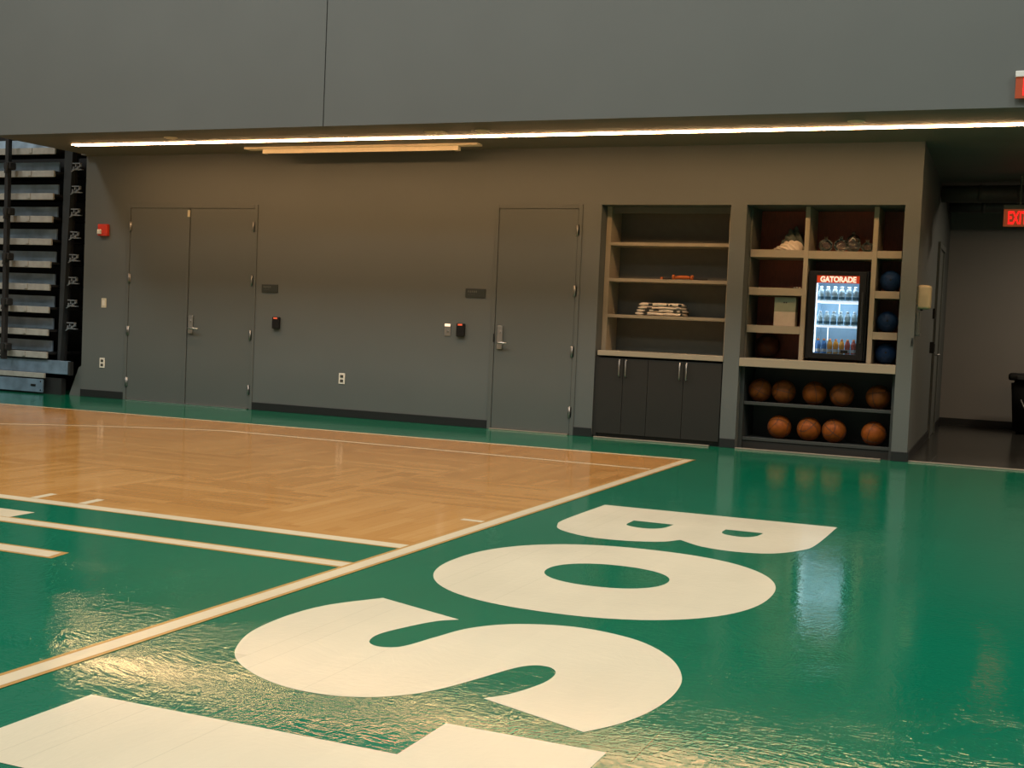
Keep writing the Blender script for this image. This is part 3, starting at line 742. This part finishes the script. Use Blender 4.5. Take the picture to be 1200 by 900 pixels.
lg = obj('cubby_ledge', MB().box(0.087, 1.587, YW - 0.004, CB, 0.826, 0.911, 0.004), M['laminate'], None, False, (0.84, YW, 0.826))
tag(lg, 'thick beige ledge under the cubbies above the ball rack', 'ledge')
rk = thing('ball_rack', 'dark two tier ball rack at the bottom of the right niche', 'rack', (0.84, YW + 0.2, 0))
RYF = YW + 0.13
for a, b in ((0.087, 0.125), (1.555, 1.587)): obj('side_panel', MB().box(a, b, RYF - 0.02, CB, 0.0, 0.824), M['rack'], rk)
obj('back_panel', MB().box(0.125, 1.555, CB - 0.04, CB - 0.02, 0.0, 0.824), M['rack'], rk)
for z in (0.474, 0.115):
    s_ = obj('shelf', MB().box(0.125, 1.555, RYF + 0.02, CB - 0.04, z - 0.03, z - 0.012), M['rack'], rk)
    obj('front_rail', MB().box(0.125, 1.555, RYF, RYF + 0.02, z - 0.034, z, 0.004), M['nosing' if False else 'rack'], s_)
obj('plinth', MB().box(0.125, 1.555, RYF + 0.01, RYF + 0.03, 0.0, 0.085), M['charcoal'], rk)
structure('trim_4', MB().box(0.10, 1.50, YW - 0.06, YW - 0.012, 0, 0.014, 0.003), M['alu'])

# balls
def seam_paths(r):
    P = []
    circ = lambda f: [f(2 * math.pi * i / 48) for i in range(49)]
    P.append(circ(lambda a: (r * math.cos(a), r * math.sin(a), 0)))
    P.append(circ(lambda a: (r * math.cos(a), 0, r * math.sin(a))))
    for s_ in (1, -1):
        L = []
        for i in range(49):
            a = 2 * math.pi * i / 48
            v = Vector((0.62 * s_ + 0.20 * s_ * math.cos(2 * a), 0.80 * math.cos(a), 0.80 * math.sin(a))).normalized() * r
            L.append(tuple(v))
        P.append(L)
    return P
def make_ball(mat):
    o = obj('basketball', MB().sphere(0.119, u=40, v=24), M[mat], None, True)
    sm = MB()
    for L in seam_paths(0.1185): sm.tube(L, 0.0026, 6, caps=False)
    obj('seam', sm, M['seam'], o, True)
    bmn = MB()
    bmn.bm.free(); bmn.bm = bmesh.new()
    return o
proto_o = make_ball('ball'); proto_b = make_ball('ballbrown'); proto_d = make_ball('balldark')
used = {}
def place_ball(kind, loc, rot, label, group):
    p_ = {'o': proto_o, 'b': proto_b, 'd': proto_d}[kind]
    o = p_ if kind not in used else copy_tree(p_)
    used[kind] = 1
    o.location = loc; o.rotation_euler = rot; tag(o, label, 'ball', group)
ords = ['leftmost', 'second from left', 'third from left', 'fourth from left', 'rightmost']
BY = 1.80
ZU, ZD = 0.474 - 0.012 + 0.123, 0.115 - 0.012 + 0.123
for i, (x, k_, r_) in enumerate(((0.247, 'b', (0.4, 0.3, 1.0)), (0.488, 'b', (1.5, 0.2, 0.1)), (0.792, 'o', (0.2, 1.4, 0.5)), (1.06, 'b', (0.7, 0.6, 0.2)), (1.409, 'b', (1.2, 1.1, 0.9)))):
    place_ball(k_, (x, BY, ZU), r_, 'dim orange brown basketball, %s on the upper tier of the ball rack' % ords[i], 'basketballs on the upper rack tier')
ords4 = ['leftmost', 'second from left', 'third from left', 'rightmost']
for i, (x, r_) in enumerate(((0.466, (0.9, 0.4, 0.3)), (0.761, (0.3, 0.9, 1.3)), (1.006, (2.0, 0.5, 0.7)), (1.388, (0.5, 1.9, 0.2)))):
    place_ball('o', (x, BY - 0.02, ZD), r_, 'bright orange basketball, %s on the lower tier of the ball rack' % ords4[i], 'basketballs on the lower rack tier')
place_ball('d', (0.262, 1.98, 0.911 + 0.123), (0.3, 0.8, 0.4), 'dark brown basketball in the lowest left cubby', None)
def blue(loc, label):
    o = obj('medicine_ball', MB().sphere(0.103, u=32, v=20), M['blueball'], None, True); o.location = loc
    vb = MB(); t = bmesh.new(); bmesh.ops.create_cone(t, cap_ends=True, segments=16, radius1=0.010, radius2=0.010, depth=0.004)
    vb.add(t, Matrix.Translation((0.01, -0.103, 0.01)) @ Matrix.Rotation(R(90), 4, 'X'))
    obj('valve', vb, M['black'], o)
    rg = MB().tube([(0.045 * math.cos(a * math.pi / 12), -math.sqrt(0.1035 ** 2 - 0.045 ** 2), 0.045 * math.sin(a * math.pi / 12)) for a in range(25)], 0.002, 6, False)
    obj('ring_mark', rg, M['blueball'], o)
    tag(o, label, 'ball', 'blue balls in the right cubbies')
blue((1.458, 1.84, 1.619 + 0.1035), 'dark blue ball in the uppermost of the three right cubbies holding balls')
blue((1.449, 1.84, 1.221 + 0.1035), 'dark blue ball in the middle of the three right cubbies holding balls')
blue((1.452, 1.84, 0.912 + 0.1035), 'dark blue ball in the lowest right cubby beside the cooler')

# crumpled towels in the top left cubby
def heap(name, c, rx, ry, rz, seed, mat, label, peak=0.0, tilt=0.0):
    rnd = random.Random(seed); t = bmesh.new(); bmesh.ops.create_icosphere(t, subdivisions=5, radius=1.0)
    ph = [(rnd.uniform(2, 7), rnd.uniform(2, 7), rnd.uniform(2, 7), rnd.uniform(0, 6)) for _ in range(7)]
    for v in t.verts:
        d = v.co.copy()
        f = 0.65 * sum(abs(math.sin(a * d.x + b * d.y + c_ * d.z + e)) for a, b, c_, e in ph[:4]) / 4 + 0.45 * abs(math.sin(1.25 * ph[4][0] * d.x + 0.9 * ph[4][1] * d.z + 1.5 * d.y + ph[4][3])) ** 0.7
        k = 0.66 + 0.62 * f
        z = d.z * k
        v.co = Vector((d.x * k * rx + peak * max(z, 0) * rx, d.y * k * ry, max(z, 0.0) * rz * (1.1 - 0.25 * abs(d.x)) * (1 + tilt * d.x) + (0 if z > 0 else 0.0)))
        v.co += Vector(c)
    mb = MB(); mb.add(t)
    o = obj(name, mb, M[mat], None, True, c); tag(o, label, 'towel', 'crumpled towels in the top left cubby')
    return o
tg = heap('towel', (0.473, 1.975, 2.003), 0.118, 0.100, 0.190, 3, 'towelgrey', 'crumpled grey green towel heaped in the top left cubby', 0.0)
tw = heap('towel', (0.462, 1.765, 2.003), 0.128, 0.050, 0.075, 11, 'towelwhite', 'crumpled white towel lying along the front of the grey green one', 0.0, 0.55)

# clear plastic wrapped bundles, top middle cubby
def bundle(x, y, r, h, label, seed):
    rnd = random.Random(seed); t = bmesh.new(); bmesh.ops.create_icosphere(t, subdivisions=4, radius=1.0)
    a, b, c_ = [rnd.uniform(0, 6) for _ in range(3)]
    for v in t.verts:
        d = v.co; k = 1 + 0.05 * math.sin(7 * d.x + a) * math.sin(6 * d.z + b) + 0.03 * math.sin(11 * d.y + c_)
        v.co = Vector((x + d.x * r * k, y + d.y * r * k, 1.9975 + h / 2 + d.z * h / 2 * (k if d.z > 0 else 0.98)))
    mb = MB(); mb.add(t)
    o = obj('plastic_pouch', mb, M['clear'], None, True, (x, y, 1.9975))
    obj('tie', MB().lathe([(0, 0.0), (0.012, 0.0), (0.016, 0.02), (0.022, 0.03), (0, 0.03)], x, y, 1.9975 + h - 0.008, 12), M['clear'], o, True)
    tag(o, label, 'pouch', 'clear plastic pouches in the top middle cubby')
bundle(0.825, 1.80, 0.068, 0.125, 'shiny clear plastic pouch, leftmost in the top middle cubby', 1)
bundle(0.972, 1.80, 0.070, 0.130, 'shiny clear plastic pouch, second from left in the top middle cubby', 2)
bundle(1.065, 1.97, 0.075, 0.19, 'taller clear plastic pouch standing behind in the top middle cubby', 3)
bundle(1.096, 1.79, 0.056, 0.11, 'dim clear plastic pouch, third in front in the top middle cubby', 4)
bundle(1.222, 1.81, 0.060, 0.10, 'dim clear plastic pouch at the right of the top middle cubby', 5)

bx = thing('carton', 'small pale box with grey green upper half in a left cubby', 'box', (0.48, 1.70, 1.241))
obj('box_lower', MB().box(0.362, 0.575, 1.72, 1.84, 1.244, 1.387, 0.002), M['card'], bx)
obj('box_upper', MB().box(0.362, 0.575, 1.72, 1.84, 1.3872, 1.531, 0.002), M['cardgreen'], bx)
obj('small_mark', MB().box(0.452, 0.467, 1.718, 1.721, 1.472, 1.486).box(0.473, 0.488, 1.718, 1.721, 1.472, 1.486), M['inkdark'], bx)
sc2 = thing('paper_scrap', 'tiny pale scrap lying on the second left cubby shelf', 'scrap', (0.60, 1.60, 1.617))
for i, x in enumerate((0.555, 0.58, 0.608)):
    obj('scrap_piece', MB().box(x - 0.009, x + 0.009, 1.69 + 0.01 * i, 1.71 + 0.01 * i, 1.6235, 1.634 + 0.003 * (i % 2), 0.003), M['card'], sc2)

# ------------------------------------------------------------------ drinks cooler
FX0, FX1, FY0, FY1, FZ0, FZ1 = 0.694, 1.266, 1.695, 2.12, 0.914, 1.806
GX0, GX1, GZ0, GZ1 = 0.768, 1.182, 0.990, 1.760
fr = thing('drinks_cooler', 'black glass door drinks cooler with red lettered header in the middle cubby', 'cooler', ((FX0 + FX1) / 2, 1.8, FZ0))
sh_ = MB()
sh_.box(FX0, GX0 - 0.002, FY0 + 0.03, FY1, FZ0 + 0.02, FZ1).box(GX1 + 0.002, FX1, FY0 + 0.03, FY1, FZ0 + 0.02, FZ1)
sh_.box(GX0 - 0.002, GX1 + 0.002, FY0 + 0.03, FY1, GZ1 + 0.002, FZ1).box(GX0 - 0.002, GX1 + 0.002, FY0 + 0.03, FY1, FZ0 + 0.02, GZ0 - 0.002)
sh_.box(GX0 - 0.002, GX1 + 0.002, FY1 - 0.03, FY1, FZ0 + 0.02, FZ1)
obj('cabinet', sh_, M['black'], fr)
for x in (FX0 + 0.05, FX1 - 0.05):
    for y in (FY0 + 0.08, FY1 - 0.06): obj('foot', MB().lathe([(0, 0), (0.02, 0), (0.02, 0.021), (0, 0.021)], x, y, FZ0 - 0.001, 12), M['black'], fr)
dr = MB().box(FX0, GX0, FY0, FY0 + 0.028, FZ0 + 0.025, FZ1 - 0.01, 0.003).box(GX1, FX1 - 0.02, FY0, FY0 + 0.028, FZ0 + 0.025, FZ1 - 0.01, 0.003)
dr.box(GX0, GX1, FY0, FY0 + 0.028, GZ1, FZ1 - 0.01, 0.003).box(GX0, GX1, FY0, FY0 + 0.028, FZ0 + 0.025, GZ0, 0.003)
dro = obj('door_frame', dr, M['black'], fr)
obj('glass_pane', MB().box(GX0, GX1, FY0 + 0.010, FY0 + 0.014, GZ0, 1.684), M['pane'], dro)
obj('door_handle', MB().box(FX1 - 0.055, FX1 - 0.035, FY0 - 0.018, FY0 + 0.002, 1.10, 1.60, 0.005), M['blackmetal'], dro)
obj('maker_badge', MB().lathe([(0, 0), (1, 0), (1, 0.2), (0, 0.2)], 0, 0, 0, 24) if False else MB().box(1.035, 1.105, FY0 + 0.004, FY0 + 0.009, 1.000, 1.030, 0.002), M['black'], dro, label='dark oval badge low on the glass')
hd_ = obj('header_sign', MB().box(GX0 + 0.004, GX1 - 0.001, FY0 + 0.008, FY0 + 0.03, 1.686, GZ1 - 0.001), M['header'], fr, label='red header panel')
obj('lettering', MB().text('GATORADE', 0.075, (0.978, FY0 + 0.006, 1.722), 0.004, 0.0035, width=0.345), M['headertext'], hd_, label='white GATORADE lettering')
ln = MB().box(GX0, GX1, FY1 - 0.04, FY1 - 0.031, GZ0, GZ1).box(GX0 - 0.002, GX0 + 0.002, FY0 + 0.04, FY1 - 0.04, GZ0, GZ1).box(GX1 - 0.002, GX1 + 0.002, FY0 + 0.04, FY1 - 0.04, GZ0, GZ1)
ln.box(GX0, GX1, FY0 + 0.04, FY1 - 0.04, GZ0 - 0.004, GZ0).box(GX0, GX1, FY0 + 0.04, FY1 - 0.04, GZ1 - 0.004, GZ1)
obj('liner', ln, M['liner'], fr)
for z in (1.510, 1.267): obj('shelf', MB().box(GX0 + 0.004, GX1 - 0.004, FY0 + 0.05, FY1 - 0.045, z - 0.018, z, 0.003), M['coolershelf_glow'], fr)
obj('light_tube', MB().box(GX0 + 0.002, GX0 + 0.010, FY0 + 0.036, FY0 + 0.048, GZ0 + 0.01, 1.68), M['coolertube'], fr, label='cool white light tube')
obj('light_tube', MB().box(GX0 + 0.02, GX1 - 0.02, FY0 + 0.040, FY0 + 0.052, 1.720, 1.735), M['coolertube'], fr)
obj('price_rod', MB().tube([(0.95, FY1 - 0.05, 1.30), (0.95, FY1 - 0.05, 1.49)], 0.006, 8), M['coolershelf_glow'], fr)
obj('price_rod', MB().tube([(0.885, FY0 + 0.14, 1.12), (0.885, FY0 + 0.14, 1.248)], 0.005, 8), M['coolershelf_glow'], fr)
for z in (1.672, 1.488, 1.246):                # unseen lamps added over each shelf level to even out the cooler's glow
    area('cooler_fill_light', (0.975, FY0 + 0.062, z), 0.36, 0.02, 0.5, (0.80, 0.93, 1.0), (R(32), 0, 0))
def bottle(body, label_m, cap, h, r):
    o = obj('drink_bottle', MB().lathe([(0, 0), (r * 0.9, 0), (r, h * 0.05), (r, h * 0.30), (r * 0.88, h * 0.36), (r, h * 0.45), (r, h * 0.62), (r * 0.75, h * 0.78), (r * 0.42, h * 0.88), (r * 0.42, h * 0.93), (0, h * 0.93)], n=16), M[body], None, True)
    obj('wrapper', MB().lathe([(r * 1.01, h * 0.10), (r * 1.025, h * 0.11), (r * 1.025, h * 0.29), (r * 1.01, h * 0.30)], n=16), M[label_m], o, True)
    obj('cap', MB().lathe([(0, h * 0.88), (r * 0.52, h * 0.88), (r * 0.52, h), (0, h)], n=12), M[cap], o, True)
    return o
nth = ['leftmost', 'second from left', 'third from left', 'fourth from left', 'fifth from left', 'rightmost']
pb = bottle('bottle_clear', 'bottle_label', 'bottle_cap', 0.142, 0.030)
first = True
for row, z in (('top', 1.511), ('middle', 1.268)):
    for i in range(6):
        o = pb if first else copy_tree(pb); first = False
        o.location = (0.808 + i * 0.067, FY0 + 0.085, z)
        o.rotation_euler.z = i * 1.1
        tag(o, 'clear water bottle, %s on the %s shelf of the cooler' % (nth[i], row), 'bottle', 'water bottles on the %s cooler shelf' % row)
kinds = [('b_blue', 'cap_orange', 'blue sports drink bottle, leftmost on the cooler floor'), ('b_blue', 'cap_orange', 'blue sports drink bottle next to the orange bottles'),
         ('b_orange', 'cap_orange', 'orange sports drink bottle next to the blue bottles'), ('b_orange', 'cap_orange', 'orange sports drink bottle in the middle of its three'),
         ('b_orange', 'cap_orange', 'orange sports drink bottle next to the red bottles'), ('b_red', 'cap_orange', 'red sports drink bottle next to the orange bottles'),
         ('b_red', 'cap_orange', 'red sports drink bottle, rightmost on the cooler floor')]
protos = {}
for i, (bm_, cp_, lb) in enumerate(kinds):
    if bm_ in protos: o = copy_tree(protos[bm_])
    else: o = protos[bm_] = bottle(bm_, 'b_label', cp_, 0.145, 0.027)
    o.location = (0.803 + i * 0.0575, FY0 + 0.085, GZ0 + 0.001); o.rotation_euler.z = i
    tag(o, lb, 'bottle', 'sports drinks on the cooler floor')

# ------------------------------------------------------------------ corridor things
sd = thing('wall_dispenser', 'cream rounded hand dispenser on the corridor side wall near the corner', 'dispenser', (XR, 1.66, 1.45))
obj('dispenser_body', MB().box(XR - 0.004, XR + 0.125, 1.58, 1.72, 1.455, 1.685, 0.035, 4), M['dispenser'], sd, True)
obj('nozzle', MB().box(XR + 0.03, XR + 0.055, 1.63, 1.67, 1.44, 1.462, 0.006), M['black'], sd)
obj('back_plate', MB().box(XR - 0.003, XR + 0.012, 1.57, 1.73, 1.40, 1.50, 0.006), M['door'], sd)
tr = obj('drip_tray', MB().box(XR - 0.003, XR + 0.035, 1.58, 1.72, 1.20, 1.43, 0.014, 3), M['door'], None, False, (XR, 1.65, 1.2))
obj('tray_lip', MB().box(XR + 0.03, XR + 0.045, 1.59, 1.71, 1.20, 1.225, 0.004), M['door'], tr)
tag(tr, 'grey wall holder directly under the cream dispenser', 'holder')
def wall_box(y, z0, z1, d, name, label, cat):
    x = sx(y)
    t = thing(name, label, cat, (x, y, z0))
    obj('body', MB().box(x - 0.006, x + d, y - 0.05, y + 0.05, z0, z1, 0.006), M['black'], t)
    obj('face', MB().box(x + d - 0.002, x + d + 0.006, y - 0.03, y + 0.03, z0 + 0.02, z1 - 0.02, 0.003), M['blackmetal'], t)
wall_box(4.25, 1.02, 1.15, 0.05, 'card_reader', 'small black box on the corridor side wall before its door', 'card reader')
wall_box(4.45, 1.42, 1.54, 0.03, 'wall_switch', 'small dark switch high on the corridor side wall before its door', 'switch')
cs = obj('corner_switch', MB().box(XR - 0.024, XR - 0.002, YW - 0.012, YW + 0.004, 1.10, 1.18, 0.004), M['plaque'], None, False, (XR, YW, 1.1))
obj('button', MB().box(XR - 0.018, XR - 0.008, YW - 0.016, YW - 0.01, 1.125, 1.155, 0.002), M['black'], cs)
tag(cs, 'tiny dark switch on the wall corner beside the cubbies', 'switch')
bn = thing('trash_bin', 'tall black bin with lid at the end of the corridor', 'bin', (2.80, 6.75, 0))
t = bmesh.new(); r = bmesh.ops.create_cube(t, size=1.0)
for v in t.verts:
    k = 0.25 if v.co.z > 0 else 0.20
    v.co = Vector((2.80 + math.copysign(k * 1.1, v.co.x), 6.75 + math.copysign(k, v.co.y), 0.0 if v.co.z < 0 else 0.70))
bmesh.ops.bevel(t, geom=list(t.edges), offset=0.04, segments=3, affect='EDGES')
obj('bin_body', MB().add(t), M['black'], bn, True)
obj('lid', MB().box(2.49, 3.11, 6.46, 7.04, 0.70, 0.79, 0.035, 3), M['black'], bn, True)
obj('lid_flap', MB().box(2.60, 3.0, 6.45, 6.47, 0.715, 0.765, 0.006), M['blackmetal'], bn)
obj('handle', MB().tube([(2.66, 6.50, 0.45), (2.66, 6.44, 0.45), (2.70, 6.42, 0.36), (2.90, 6.42, 0.33), (2.94, 6.50, 0.33)], 0.012, 10), M['steel'], bn, True, label='pale bar handle')
